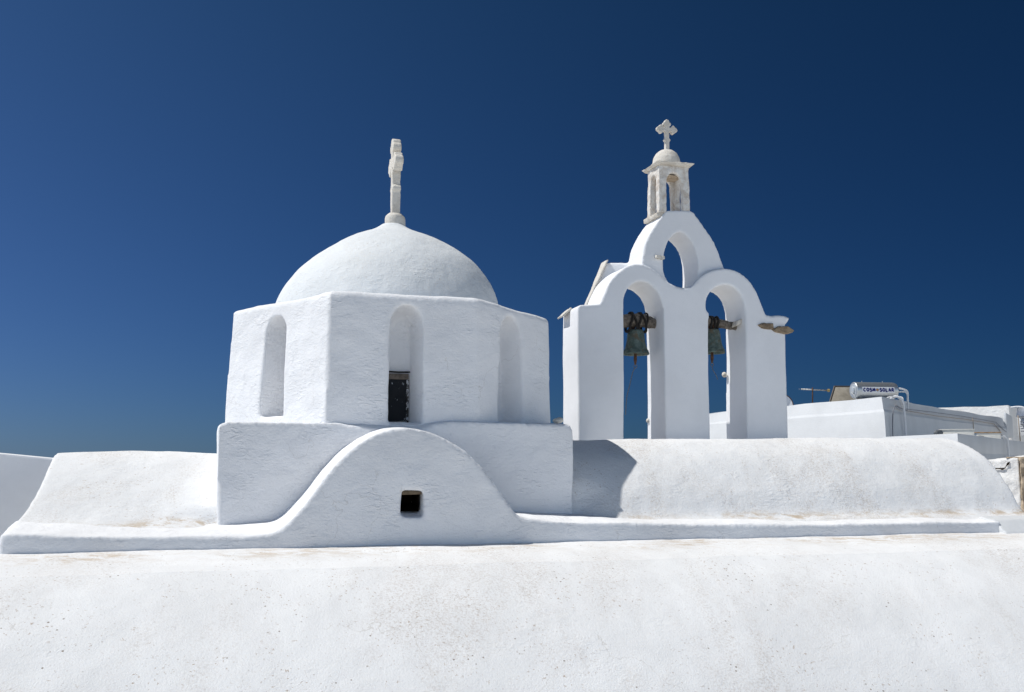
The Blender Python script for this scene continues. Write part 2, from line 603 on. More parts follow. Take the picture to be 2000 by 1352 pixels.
def ins(p, k, dz): return W(cen.x + (p[0] - cen.x) * k, cen.y + (p[1] - cen.y) * k, p[2] + dz)


def dense(poly, n=6):
    out = []
    for i, p in enumerate(poly):
        q = poly[(i + 1) % len(poly)]
        for k in range(n):
            t = k / n
            out.append(tuple(a + (b - a) * t for a, b in zip(p, q)))
    return out


T, B = dense(top), dense(bot)
# the top edge sags a touch and rolls over to the roof
bm = NB()
add_rings(bm, [[ins(p, 1, 0) for p in B], [ins(p, 1, -.03) for p in T], [ins(p, .975, 0.01) for p in T], [ins(p, .7, .03) for p in T]])


def arch_outline(w0, w1, zb, zs, za, n=10):
    """(s,z) outline: half-width w0 at the bottom, w1 at the springing, pointed-round head"""
    pts = [(-w0, zb), (w0, zb), (w1, zs)]
    for k in range(1, n):
        t = math.pi * k / n
        pts.append((w1 * math.cos(t), zs + (za - zs) * math.sin(t)))
    pts.append((-w1, zs))
    return pts


def niche_cut(p, q, s, front, backk, depth):
    """cutter whose axis is the inward normal of the facet p->q at parameter s along it"""
    P, Q = Vector((p[0], p[1])), Vector((q[0], q[1]))
    d = (Q - P).normalized(); nrm = Vector((-d.y, d.x))
    C = P + (Q - P) * s
    cb = NB()
    rings = []
    mids = []
    for fr in (.3, .55, .75, .9):
        e = 1 - math.sqrt(1 - fr ** 2)
        mids.append((depth * fr, [(a[0] + (b[0] - a[0]) * fr, a[1] + (b[1] - a[1]) * (e if a[1] > .8 else fr)) for a, b in zip(front, backk)]))
    for dep, out in [(-.12, front), (.0, front)] + mids + [(depth, backk)]:
        rings.append([W(*(C + d * (a + (out_sh * max(0, dep) / depth)) + nrm * dep), z) for a, z in out])
    add_rings(cb, rings)
    return cb


out_sh = 0.0
cuts = []
# left facet: parameter of centre ~ .50 from L to FL
f = arch_outline(.225, .185, .54, 1.52, 1.715)
b_ = arch_outline(.215, .165, .55, 1.48, 1.66)
cuts.append(niche_cut(top[6], top[0], .478, f, b_, .42))
out_sh = -.03
f = arch_outline(.195, .19, .44, 1.56, 1.79)
b_ = arch_outline(.132, .128, .44, 1.42, 1.64)
cuts.append(niche_cut(top[0], top[1], .513, f, b_, .40))
f = arch_outline(.20, .165, .49, 1.50, 1.745)
b_ = arch_outline(.15, .115, .50, 1.36, 1.58)
cuts.append(niche_cut(top[1], top[2], .45, f, b_, .27))
drum = sculpt('drum', bm, 'wall', church, cuts, .024, 4, ((.016, 1.3), (.008, 3.5), (.003, 8), (.001, 19)), 9)

# window at the back of the middle niche
win = bpy.data.objects.new('window', None); COL.objects.link(win); win.parent = church
win.location = W(-1.04, 1.15, .45) - church.location
WV = 1.15
x0, x1, zb, zt = -1.170, -.922, .455, 1.04
bm = NB()
add_prism(bm, [(x0 + .012, zb + .05), (x0 + .03, zb + .02), (x1 - .03, zb + .03), (x1 - .018, zb + .06), (x1 - .018, zt - .055), (x0 + .012, zt - .055)], WV, WV + .02)
bm_mesh('pane', bm, 'glass', win)
bm = NB()
add_prism(bm, [(x0, zt - .075), (x1, zt - .075), (x1, zt - .01), (x0, zt - .01)], WV - .015, WV + .03)
bm_mesh('top_rail', bm, 'wgrey', win, bevel=.003)
bm = NB()
add_prism(bm, [(x1 - .022, zb), (x1 + .006, zb), (x1 + .006, zt - .078), (x1 - .022, zt - .078)], WV - .012, WV + .03)
add_prism(bm, [(x0 - .01, zb + .1), (x0 + .014, zb + .1), (x0 + .014, zt - .078), (x0 - .01, zt - .078)], WV - .012, WV + .03)
bm_mesh('frame', bm, 'frame_flaked', win, bevel=.002)
bm = NB()
add_tube(bm, [W(x0 - .01, WV - .02, zt + .012), W((x0 + x1) / 2, WV - .022, zt + .006), W(x1 + .015, WV - .02, zt + .01)], .010, 8)
bm_mesh('lintel_bar', bm, 'black', win, smooth=True)

# dome
prof = spl([(1.455, 1.83), (1.45, 1.90), (1.43, 2.0), (1.34, 2.22), (1.17, 2.46), (.925, 2.67), (.59, 2.87), (.33, 2.975), (.19, 3.045), (.14, 3.09)], 8)
bm = NB()
add_lathe(bm, [(r_, z) for r_, z in prof], (0, 0, 0), 72, None)
for v in bm.verts:
    z = v.co.z
    sx = -.945 + (.035 if z > 2.6 else .035 * max(0, (z - 2.0) / .6))
    w = W(sx + v.co.x, 2.46 + v.co.y, z)
    v.co = w
dome = sculpt('dome', bm, 'dome', church, [], .028, 3, ((.016, 1.1), (.007, 3.4), (.003, 9), (.0015, 20)), 12)
# pedestal and cross on the dome
cc = W(-.885, 2.46, 0)
bm = NB()
add_lathe(bm, [(.133, 3.0), (.135, 3.17), (.128, 3.205), (.085, 3.245), (.05, 3.25)], (cc.x, cc.y, 0), 28)
ped = None


def cross_bm(centre, axis, base, H, half, th, arm_z, knot_z, sw):
    """lobed stone cross; axis = horizontal direction of the arms"""
    bm = NB()
    ax = Vector(axis).normalized(); nn = Vector((-ax.y, ax.x, 0))

    def pr(poly, t):
        add_rings(bm, [[centre + ax * a + Vector((0, 0, z)) - nn * t for a, z in poly], [centre + ax * a + Vector((0, 0, z)) + nn * t for a, z in poly]])

    def disc(a, z, r_, t, n=14):
        pr([(a + r_ * math.cos(2 * math.pi * k / n), z + r_ * math.sin(2 * math.pi * k / n)) for k in range(n)], t)

    def bar(a0, z0, a1, z1, t): pr([(a0, z0), (a1, z0), (a1, z1), (a0, z1)], t)
    bar(-sw, base, sw, base + H - sw, th)
    bar(-half + sw, arm_z - sw, half - sw, arm_z + sw, th)
    L = sw * 1.18
    for a, z, dx, dz in ((-half + L, arm_z, -1, 0), (half - L, arm_z, 1, 0), (0, base + H - L, 0, 1)):
        disc(a, z, L, th)
        for s in (-1, 1):
            disc(a - dx * L * .95 + (s * L * .95 if dz else 0), z - dz * L * .95 + (s * L * .95 if dx else 0), L * .86, th)
    for s in (-1, 1): disc(s * sw * .95, knot_z, sw * .75, th)
    disc(0, arm_z, sw * 1.5, th)
    return bm


for v in bm.verts: v.co.z += 5
ped_bm = bm
cb = cross_bm(W(-.885, 2.46, 0), (-SP, CP, 0), 3.22, 1.03, .30, .056, 3.90, 3.575, .058)
crs = sculpt('cross', cb, 'marble_light', dome, [], .012, 2, ((.006, 5), (.003, 14)), 4)
sculpt('pedestal', ped_bm, 'marble_light', dome, [], .012, 1, ((.006, 5), (.002, 14)), 8)

# vaults
rp = [(.25, -.74), (.42, -.665), (.56, -.58), (.79, -.27), (1.14, .05), (1.53, .235), (1.85, .315), (2.1, .335), (2.5, .30), (3.0, .12), (3.5, -.25), (3.9, -.8)]
lp = [(.22, -.74), (.40, -.66), (.60, -.585), (.95, -.40), (1.35, -.18), (1.7, .0), (1.95, .095), (2.2, .135), (2.6, .10), (3.0, .0), (3.5, -.3), (3.9, -.8)]
rp, lp = spl(rp, 6), spl(lp, 6)
bm = NB()
rings = []


def sink(v, z, k):
    """near the drum base the foot of the vault runs out into the ledge"""
    if k <= 0 or v > .86: return z
    return z + (min(z, -.69) - z) * k * min(1, (.86 - v) / .12)


for u, dz, k, prf in ((-4.80, -.005, 0, lp), (-4.0, 0, 0, lp), (-3.5, -.01, 0, lp), (-3.2, -.02, .35, lp), (-3.0, -.03, .85, lp), (-2.8, -.03, 1, lp)):
    fl = (lambda z: -.17 * max(0, min(1, (-.15 - z) / .5)) ** 1.6) if u < -4.7 else (lambda z: 0)
    rings.append([W(u + fl(z), v, sink(v, z + dz * max(0, min(1, (z + .6))), k)) for v, z in prf] + [W(u + fl(-1), 3.9, -1.6), W(u + fl(-1), .22, -1.6)])
add_rings(bm, rings)
sculpt('barrel_vault', bm, 'roof', church, [], .028, 9, ((.022, 1.0), (.009, 3), (.003, 8), (.0012, 18)), 21)
bm = NB()
rings = []
for u, dz, k in ((.75, -.06, 1), (.93, -.055, .9), (1.15, -.05, .35), (1.4, -.045, 0), (2.0, -.035, 0), (4.0, .0, 0), (5.5, .02, 0), (7.08, .03, 0)):
    rings.append([W(u, v, sink(v, z + dz * max(0, min(1, (z + .6))), k)) for v, z in rp] + [W(u, 3.9, -1.6), W(u, .25, -1.6)])
add_rings(bm, rings)
sculpt('barrel_vault', bm, 'roof', church, [], .028, 5, ((.020, .9), (.008, 3), (.003, 8), (.0012, 18)), 25)
# body of the church below the roofs
bm = NB()
add_prism(bm, [(-4.9, -5), (7.0, -5), (7.0, -1.45), (-4.9, -1.45)], .25, 3.85)
bm_mesh('wall', bm, 'wall', church, bevel=.04)

# ------------------------------------------------------------------ bell wall
tower = empty('bell_tower', W(3.45, 3.33, -5), 'tall white bell wall with three arches and a small stone lantern, right of the dome', 'bell tower')
larch = spl([(2.171, 2.262), (2.24, 2.43), (2.33, 2.61), (2.46, 2.745), (2.60, 2.84), (2.756, 2.882), (2.92, 2.853), (3.08, 2.755), (3.20, 2.655)], 5)
rarch = spl([(3.60, 2.568), (3.69, 2.665), (3.80, 2.77), (3.96, 2.85), (4.197, 2.89), (4.40, 2.845), (4.56, 2.72), (4.67, 2.56), (4.76, 2.35), (4.82, 2.205)], 5)
outer = [(1.835, -1.2), (1.825, 1.9), (1.832, 2.20), (1.87, 2.245)] + larch + [(3.30, 2.60), (3.40, 2.562), (3.5, 2.556)] + rarch + \
        [(4.93, 2.198), (5.05, 2.215), (5.20, 2.195), (5.225, 2.165), (5.155, 2.09), (5.145, 2.05), (5.15, 1.9), (5.142, -1.2)]
bm = NB()
add_prism(bm, list(reversed(outer)), 3.0, 3.65)
upl = spl([(2.80, 2.55), (2.872, 2.934), (2.917, 3.174), (2.993, 3.347), (3.111, 3.532), (3.254, 3.713)], 5)
upr = spl([(3.722, 3.735), (3.886, 3.536), (4.066, 3.281), (4.201, 2.928), (4.24, 2.7)], 5)
add_prism(bm, list(reversed(upl + [(3.30, 3.745), (3.68, 3.755)] + upr)), 3.10, 3.66)
# leaning masonry wedge behind the left arch, its face turned toward the left
wo_ = [(2.27, 2.36), (2.60, 3.04), (2.98, 3.02), (3.02, 2.80), (2.80, 2.84), (2.62, 2.80), (2.47, 2.68), (2.36, 2.45), (2.34, 2.2), (2.26, 2.2)]
add_rings(bm, [[W(u, 3.60 + (3.0 - u) * .48, z) for u, z in reversed(wo_)], [W(u, 4.02, z) for u, z in reversed(wo_)]])
o1 = spl([(2.532, 2.233), (2.545, 2.37), (2.60, 2.50), (2.70, 2.59), (2.80, 2.622), (2.92, 2.60), (3.03, 2.52), (3.10, 2.42), (3.157, 2.24)], 4)
c1 = NB(); add_prism(c1, [(3.16, -.6)] + [(2.50, -.6)] + o1, 2.8, 4.2)
o2 = spl([(3.885, 2.19), (3.835, 2.27), (3.85, 2.42), (3.93, 2.54), (4.05, 2.615), (4.18, 2.64), (4.30, 2.61), (4.41, 2.51), (4.47, 2.36), (4.49, 2.14)], 4)
c2 = NB(); add_prism(c2, [(4.44, -.6), (3.865, -.6), (3.875, 2.1)] + o2, 2.8, 4.2)
o3 = spl([(3.30, 2.62), (3.215, 2.78), (3.203, 2.92), (3.215, 3.04), (3.287, 3.25), (3.388, 3.37), (3.506, 3.415), (3.621, 3.34), (3.71, 3.221), (3.765, 3.045), (3.775, 2.85), (3.77, 2.72), (3.76, 2.60)], 4)
c3 = NB(); add_prism(c3, o3 + [(3.74, 2.565), (3.36, 2.565)], 3.085, 4.4)
sculpt('arched_wall', bm, 'smooth', tower, [c1, c2, c3], .018, 6, ((.014, 1.1), (.004, 3.2), (.0010, 10)), 31)


def rough_slab(name, poly, v0, v1, mat, parent, voxel=.01, amps=((.012, 7), (.006, 20)), seed=1, bm=None):
    bm = NB()
    add_prism(bm, poly, v0, v1)
    return sculpt(name, bm, mat, parent, [], voxel, 1, amps, seed)


# stones bedded in the bell wall
bm = NB()
add_rings(bm, [[W(1.735, 3.34, 2.11), W(1.74, 3.62, 2.10), W(1.88, 3.62, 2.22), W(1.87, 3.34, 2.23)],
               [W(1.72, 3.34, 2.135), W(1.725, 3.62, 2.125), W(1.87, 3.62, 2.25), W(1.86, 3.34, 2.26)]])
sculpt('stone_slab', bm, 'marble_light', tower, [], .01, 1, ((.006, 8), (.003, 22)), 3)
rough_slab('stone_slab', [(4.66, 2.055), (4.79, 2.09), (4.93, 2.085), (4.945, 1.995), (4.82, 1.985), (4.73, 2.0)], 2.97, 3.15, 'brown_stone', tower, seed=5)
rough_slab('stone_slab', [(4.90, 1.99), (5.02, 2.04), (5.17, 2.05), (5.285, 1.995), (5.25, 1.95), (5.12, 1.93), (4.96, 1.955)], 2.96, 3.5, 'brown_stone', tower, seed=6)
rough_slab('stone_bracket', [(3.06, 2.985), (3.20, 2.975), (3.205, 3.02), (3.07, 3.045)], 3.02, 3.16, 'marble_light', tower, seed=8)
bm = NB()
add_lathe(bm, [(.012, 0), (.03, .01), (.038, .04), (.03, .07), (.01, .08)], W(4.43, 3.60, 1.31), 12)
sculpt('stone_knob', bm, 'marble', tower, [], .009, 1, ((.012, 9),), 2)
bm = NB()
add_lathe(bm, [(.01, 0), (.03, .01), (.036, .035), (.025, .06), (.01, .07)], W(3.15, 3.60, .60), 12)
sculpt('stone_knob', bm, 'marble_light', tower, [], .009, 1, ((.010, 9),), 3)
# sloping slab along the left edge of the rear wedge
bm = NB()
add_rings(bm, [[W(2.235, 3.90, 2.28), W(2.27, 3.88, 2.28), W(2.30, 4.04, 2.28), W(2.26, 4.06, 2.28)],
               [W(2.575, 3.76, 3.08), W(2.61, 3.74, 3.08), W(2.64, 4.03, 3.08), W(2.60, 4.05, 3.08)]])
sculpt('stone_slab', bm, 'marble_light', tower, [], .012, 1, ((.008, 7), (.003, 20)), 14)

# beams the bells hang from
def log(pts, r, seed):
    bm = NB()
    add_tube(bm, pts, r, 14)
    return sculpt('beam', bm, 'log', tower, [], .010, 1, ((.020, 6), (.010, 18)), seed)


log([W(2.44, 3.33, 2.06), W(2.75, 3.33, 2.09), W(2.95, 3.33, 2.10), W(3.20, 3.33, 2.05)], [.075, .10, .105, .07], 1)
log([W(3.80, 3.36, 2.13), W(4.1, 3.34, 2.12), W(4.42, 3.32, 2.07), W(4.50, 3.31, 2.055)], [.065, .066, .064, .062], 2)
rough_slab('stone_bracket', [(4.37, 2.03), (4.56, 2.12), (4.56, 2.19), (4.40, 2.12)], 3.10, 3.24, 'marble', tower, seed=18)

# lantern
LU, LV = 3.42, 3.34
lant = bpy.data.objects.new('lantern', None); COL.objects.link(lant); lant.parent = tower
lant.location = W(LU, LV, 3.66) - tower.location


def ubox(bm, u0, u1, v0, v1, z0, z1, flare=0):
    f = flare
    add_rings(bm, [[W(u0, v0, z0), W(u1, v0, z0), W(u1, v1, z0), W(u0, v1, z0)],
                   [W(u0 - f, v0 - f, z1), W(u1 + f, v0 - f, z1), W(u1 + f, v1 + f, z1), W(u0 - f, v1 + f, z1)]])


h = .245
bm = NB(); ubox(bm, LU - h - .01, LU + h + .01, LV - .225, LV + .225, 3.70, 4.20, -.006); ubox(bm, LU - h, LU + h, LV - .22, LV + .22, 4.18, 4.43)
ca = NB(); add_prism(ca, [(LU + a, z) for a, z in arch_outline(.138, .122, 3.4, 4.17, 4.33)], LV - .6, LV + .6)
cb2 = NB()
ol = arch_outline(.112, .100, 3.4, 4.17, 4.325)
add_rings(cb2, [[W(LU - .6, LV + a, z) for a, z in ol], [W(LU + .6, LV + a, z) for a, z in ol]])
cc_ = NB(); ubox(cc_, LU - .17, LU + .17, LV - .15, LV + .15, 3.4, 4.30)
sculpt('arcade', bm, 'lantern_in', lant, [ca, cb2, cc_], .0105, 2, ((.010, 5), (.006, 14)), 41)
bm = NB(); ubox(bm, LU - .168, LU + .168, LV - .148, LV + .148, 4.285, 4.305)
bm_mesh('soffit', bm, 'tan_stone', lant)
bm = NB(); ubox(bm, LU - .275, LU + .31, LV - .20, LV + .30, 3.64, 3.705, .012)
sculpt('base_slab', bm, 'marble', lant, [], .0125, 1, ((.012, 6), (.005, 18)), 42)
bm = NB(); ubox(bm, LU - .265, LU + .265, LV - .25, LV + .25, 4.425, 4.475, .05)
sculpt('cornice', bm, 'marble', lant, [], .0115, 1, ((.012, 6), (.006, 18)), 43)
bm = NB()
lc = W(LU - .02, LV, 0)
add_lathe(bm, [(.212, 4.46), (.212, 4.53), (.198, 4.60), (.16, 4.67), (.10, 4.72), (.04, 4.74)], (lc.x, lc.y, 5), 28)
sculpt('cupola', bm, 'marble_light', lant, [], .013, 2, ((.006, 6), (.004, 16)), 44)
cb = cross_bm(W(LU - .01, LV, 0), (CP, SP, 0), 4.71, .50, .172, .032, 5.055, 4.89, .031)
sculpt('cross', cb, 'marble_light', lant, [], .008, 2, ((.004, 8),), 45)

# ------------------------------------------------------------------ bells
def make_bell(cu, cv, zlip, zcrown, r, beam_z, beam_r, label, chain, binds):
    c = W(cu, cv, 0)
    root = empty('bell', W(cu, cv, zlip), label, 'bell', 'bells in the bell wall')
    H = zcrown - zlip
    prof = [(r * .97, 0), (r, .012), (r * .97, .035), (r * .86, .08), (r * .74, .15), (r * .665, .24), (r * .61, H - .06), (r * .56, H - .02), (r * .38, H), (.02, H + .004)]
    inner = [(.02, H - .03), (r * .50, H - .05), (r * .62, .2), (r * .8, .07), (r * .90, .01)]
    bm = NB()
    pp = prof + inner
    rings = [[c + Vector((q * math.cos(2 * math.pi * k / 40), q * math.sin(2 * math.pi * k / 40), zlip + 0 + z)) for k in range(40)] for q, z in spl(prof, 4)]
    rings2 = [[c + Vector((q * math.cos(2 * math.pi * k / 40), q * math.sin(2 * math.pi * k / 40), zlip + z)) for k in range(40)] for q, z in inner]
    vr = [[bm.verts.new(p) for p in rr] for rr in rings + rings2]
    vr.append(vr[0])
    for a_, b_2 in zip(vr, vr[1:]):
        for k in range(40):
            bm.faces.new((a_[k], a_[(k + 1) % 40], b_2[(k + 1) % 40], b_2[k]))
    # moulded bands
    o = bm_mesh('bell_body', bm, 'bronze', root, smooth=True)
    for zz, rr in ((.055, .93), (H - .085, .625)):
        bm = NB()
        pts = [c + Vector((r * rr * math.cos(t), r * rr * math.sin(t), zlip + zz)) for t in [2 * math.pi * k / 32 for k in range(33)]]
        add_tube(bm, pts, .006, 6, False)
        bm_mesh('band', bm, 'bronze', o, smooth=True)
    bm = NB()                                     # crown loops between bell and beam
    for s in (-1, 1):
        add_tube(bm, [W(cu + s * .05, cv, zcrown - .01), W(cu + s * .055, cv, zcrown + .04), W(cu + s * .02, cv, zcrown + .075), W(cu, cv, zcrown + .08)], .018, 8)
        add_tube(bm, [W(cu, cv + s * .05, zcrown - .01), W(cu, cv + s * .05, zcrown + .04), W(cu, cv, zcrown + .08)], .016, 8)
    bm_mesh('crown_loop', bm, 'rust', root, smooth=True)
    bm = NB()
    add_tube(bm, [W(cu, cv, zcrown - .06), W(cu - .005, cv, zlip + .08), W(cu - .01, cv, zlip - .02), W(cu - .012, cv, zlip - .07), W(cu - .012, cv, zlip - .145)],
             [.012, .013, .022, .026, .012], 10)
    bm_mesh('clapper', bm, 'rust', root, smooth=True)
    for du, lean, rr in binds:                     # rope lashings round the beam
        bm = NB()
        pts = []
        for k in range(25):
            t = 2 * math.pi * k / 24
            pts.append(W(cu + du + lean * math.sin(t), cv + (beam_r + .012) * math.cos(t), beam_z + (beam_r + .012) * math.sin(t) - (.05 if math.sin(t) < -.5 else 0)))
        add_tube(bm, pts, rr, 8)
        bm_mesh('lashing', bm, 'rope', root, smooth=True)
    bm = NB()
    p0 = W(cu - .012, cv, zlip - .15)
    n = len(chain)
    pts = [p0] + [W(*q) for q in chain]
    for k in range(13):                            # ring
        pass
    ring = [p0 + Vector((.022 * math.cos(t), 0, -.02 + .024 * math.sin(t))) for t in [2 * math.pi * k / 14 for k in range(15)]]
    add_tube(bm, ring, .005, 6)
    dense_pts = spl([tuple(p - Vector((0, 0, .04 if i == 0 else 0))) for i, p in enumerate(pts)], 10)
    add_tube(bm, dense_pts, [.0042 + .002 * (k % 2) for k in range(len(dense_pts))], 6)
    bm_mesh('pull_chain', bm, 'chain', root, smooth=True)
    return root


make_bell(2.853, 3.33, 1.585, 1.965, .197, 2.09, .105, 'green bronze bell with a long hanging chain in the left arch of the bell wall',
          [(2.80, 3.33, 1.33), (2.74, 3.32, 1.12), (2.69, 3.31, .95), (2.665, 3.30, .70)],
          [(-.10, .035, .020), (-.045, -.045, .017), (.035, .04, .018), (.10, -.05, .017), (.145, .02, .014)])
make_bell(4.105, 3.345, 1.645, 2.015, .188, 2.12, .068, 'green bell half hidden behind the middle pier in the right arch of the bell wall',
          [(4.10, 3.34, 1.40), (4.15, 3.33, 1.31), (4.17, 3.33, 1.25)],
          [(-.04, .01, .020), (.01, -.01, .017), (.065, .008, .019)])

# ------------------------------------------------------------------ loose stone on the drum base, white block on the ledge
bm = NB()
bmesh.ops.create_icosphere(bm, subdivisions=3, radius=1, matrix=Matrix.Translation(W(.845, .98, .50)) @ Matrix.Diagonal((.062, .05, .038, 1)))
for v in bm.verts:
    v.co += (v.co - W(.845, .98, .50)) * .55 * noise.noise(v.co * 16)
tagd(bm_mesh('loose_stone', bm, 'white_stone', None, smooth=True), 'small cream loose stone lying on the right corner of the drum base', 'stone')

bm = NB()
add_rings(bm, [[W(u, .35, -1.1), W(u, -.16, -1.1), W(u, -.16, -.90), W(u, -.10, -.83), W(u, .08, -.70), W(u, .35, -.66)] for u in (6.20, 6.8, 7.5)])
o = sculpt('plaster_block', bm, 'house', None, [], .018, 3, ((.012, 2), (.004, 8)), 51)
tagd(o, 'low bright sunlit white block at the right end of the church ledge', 'block')

# ------------------------------------------------------------------ shaded wall at the left edge
bm = NB()
lw = [(-11.5, -5), (-4.6, -5), (-4.6, .012), (-5.075, .066), (-5.718, .131), (-7.2, .26), (-8.6, .30), (-10, .2), (-11.5, -.1)]
add_prism(bm, lw, 4.0, 4.5)
o = bm_mesh('boundary_wall', bm, 'smooth', None, bevel=.03)
tagd(o, 'plain shaded white wall behind the left end of the long roof', 'wall')

# ------------------------------------------------------------------ flat roofed house on the right
house = empty('flat_roofed_house', (13, 36, 0), 'flat roofed white house behind the bell wall, its long grey side in shade', 'house')
foot = [(9.80, 27.0), (19.4, 40.25), (14.0, 47.0), (6.3, 36.9)]
fc = Vector((12.4, 37.8, 0))


def ring2(poly, out, z):
    pts = []
    n = len(poly)
    for i in range(n):
        p = Vector(poly[i]); a_ = (p - Vector(poly[i - 1])).normalized(); b_2 = (Vector(poly[(i + 1) % n]) - p).normalized()
        na, nb = Vector((a_.y, -a_.x)), Vector((b_2.y, -b_2.x))
        m = (na + nb); m = m / max(.3, m.dot(na))
        q = p + m * out
        pts.append(Vector((q.x, q.y, z)))
    return pts


def sub_edges(bm, n):
    bmesh.ops.subdivide_edges(bm, edges=bm.edges[:], cuts=n, use_grid_fill=True)


bm = NB()
add_rings(bm, [ring2(foot, .12, 0), ring2(foot, .07, 5.3), ring2(foot, .03, 6.0), ring2(foot, .0, 6.34), ring2(foot, -.035, 6.40), ring2(foot, -.11, 6.745)])
bmesh.ops.recalc_face_normals(bm, faces=bm.faces)
sub_edges(bm, 14)
me = bpy.data.meshes.new('wall'); bm.to_mesh(me); bm.free()
displace(me, ((.05, .5), (.03, 1.3)), 4)
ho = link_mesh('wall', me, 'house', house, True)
ho.data.set_sharp_from_angle(angle=math.radians(38))

dirR = (Vector((19.4, 40.25, 0)) - Vector((9.8, 27, 0))).normalized()
nR = Vector((dirR.y, -dirR.x, 0))


def onR(s, z, off=.06): return Vector((9.8, 27, 0)) + dirR * s + nR * off + Vector((0, 0, z))


# cables fixed on the shaded side
bm = NB(); add_tube(bm, [onR(1.9, 6.50), onR(5, 6.53), onR(9, 6.545), onR(11.3, 6.54), onR(14, 6.52), onR(15.2, 6.30), onR(15.9, 6.2)], .010, 6)
bm_mesh('cable', bm, 'cable_dark', house, smooth=True)
bm = NB(); add_tube(bm, [onR(.9, 6.56), onR(1.9, 6.455), onR(5, 6.43), onR(9, 6.46), onR(13.6, 6.45), onR(14.6, 6.25), onR(15.2, 5.9)], .010, 6)
bm_mesh('cable', bm, 'cable_tan', house, smooth=True)
bm = NB(); add_tube(bm, [onR(10.2, 6.57, .05), onR(10.25, 6.3, .05), onR(10.3, 5.9, .05), onR(10.3, 5.4, .05)], .012, 6)
bm_mesh('cable', bm, 'cable_tan', house, smooth=True)
bm = NB(); add_tube(bm, spl([tuple(onR(.35, 5.3, .11)), tuple(onR(.33, 5.9, .11)), tuple(onR(.45, 6.35, .11)), tuple(onR(.75, 6.53, .10)), tuple(onR(1.2, 6.50, .09)), tuple(onR(1.9, 6.45, .08))], 6), .016, 8)
bm_mesh('cable', bm, 'cable_dark', house, smooth=True)
bm = NB()
add_tube(bm, spl([tuple(onR(1.25, 6.74, -.2)), tuple(onR(1.27, 6.82, -.04)), tuple(onR(1.35, 6.74, .10)), tuple(onR(1.45, 6.5, .12)), tuple(onR(1.5, 6.0, .13)), tuple(onR(1.5, 5.2, .14))], 6), .032, 10)
bm_mesh('downpipe', bm, 'white_paint', house, smooth=True)
bm = NB()
add_tube(bm, spl([tuple(onR(1.05, 6.72, -.3)), tuple(onR(1.0, 6.80, -.1)), tuple(onR(1.1, 6.76, .09)), tuple(onR(1.3, 6.6, .10))], 6), .018, 8)
add_tube(bm, spl([tuple(onR(1.6, 6.72, -.3)), tuple(onR(1.55, 6.82, -.1)), tuple(onR(1.5, 6.78, .09)), tuple(onR(1.35, 6.55, .10))], 6), .018, 8)
bm_mesh('hose', bm, 'cable_white', house, smooth=True)
# raised pier at the far end
bm = NB()
pts = [onR(16.2, 0, .04), onR(17.4, 0, .04), onR(17.4, 0, -.06), onR(16.2, 0, -.06)]
add_rings(bm, [[p + Vector((0, 0, 6.0)) for p in pts], [pts[0] + Vector((0, 0, 6.97)), pts[1] + Vector((0, 0, 6.86)), pts[2] + Vector((0, 0, 6.86)), pts[3] + Vector((0, 0, 6.97))]])
bm_mesh('end_pier', bm, 'house', house, bevel=.03)

# ------------------------------------------------------------------ back house
foot2 = [(21.0, 43.3), (23.6, 47.0), (21.0, 50.0), (17.5, 47.2)]
bm = NB()
add_rings(bm, [ring2(foot2, .1, 0), ring2(foot2, .03, 6.9), ring2(foot2, -.02, 7.43)])
sub_edges(bm, 10)
me = bpy.data.meshes.new('upper_house'); bmesh.ops.recalc_face_normals(bm, faces=bm.faces); bm.to_mesh(me); bm.free()
displace(me, ((.08, .5), (.05, 1.5)), 6)
o = link_mesh('upper_house', me, 'ruinw', None, True)
o.data.set_sharp_from_angle(angle=math.radians(38))
tagd(o, 'rough white house farthest back at the right edge, just above the long shaded wall', 'house')

# ------------------------------------------------------------------ low annexe with parapet and two air conditioners
annexe = empty('annexe', (12, 27, 0), 'low smooth grey-white annexe with a sharp corner between the barrel roof and the house', 'annexe')
foot3 = [(9.66, 22.275), (16.3, 32.3), (14.6, 33.2), (9.15, 25.4)]
bm = NB()
add_rings(bm, [ring2(foot3, -.01, 0), ring2(foot3, -.01, 5.25)])
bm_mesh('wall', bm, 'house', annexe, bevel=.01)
bm = NB()
d3 = (Vector(foot3[1]) - Vector(foot3[0])).normalized(); n3 = Vector((-d3.y, d3.x))
d4 = (Vector(foot3[3]) - Vector(foot3[0])).normalized(); n4 = Vector((d4.y, -d4.x))
A0, A1, A3 = Vector(foot3[0]), Vector(foot3[1]), Vector(foot3[3])
inn = A0 + d3 * .16 + d4 * .16
pl = [A0, A1, A1 + n3 * .14, inn, A3 + n4 * .14, A3]
add_rings(bm, [[Vector((p.x, p.y, 5.24)) for p in pl], [Vector((p.x, p.y, 5.645)) for p in pl]])
bm_mesh('parapet', bm, 'house', annexe, bevel=.012)
bm = NB()
onA = lambda s, z, off: Vector((A0.x, A0.y, 0)) + Vector((d3.x, d3.y, 0)) * s - Vector((n3.x, n3.y, 0)) * off + Vector((0, 0, z))
add_tube(bm, spl([tuple(onA(6.25, 5.3, -.35)), tuple(onA(6.25, 5.62, -.25)), tuple(onA(6.3, 5.72, -.05)), tuple(onA(6.4, 5.66, .08)), tuple(onA(6.45, 5.4, .10)), tuple(onA(6.47, 4.9, .10))], 7), .03, 10)
bm_mesh('overflow_pipe', bm, 'white_pipe', annexe, smooth=True)


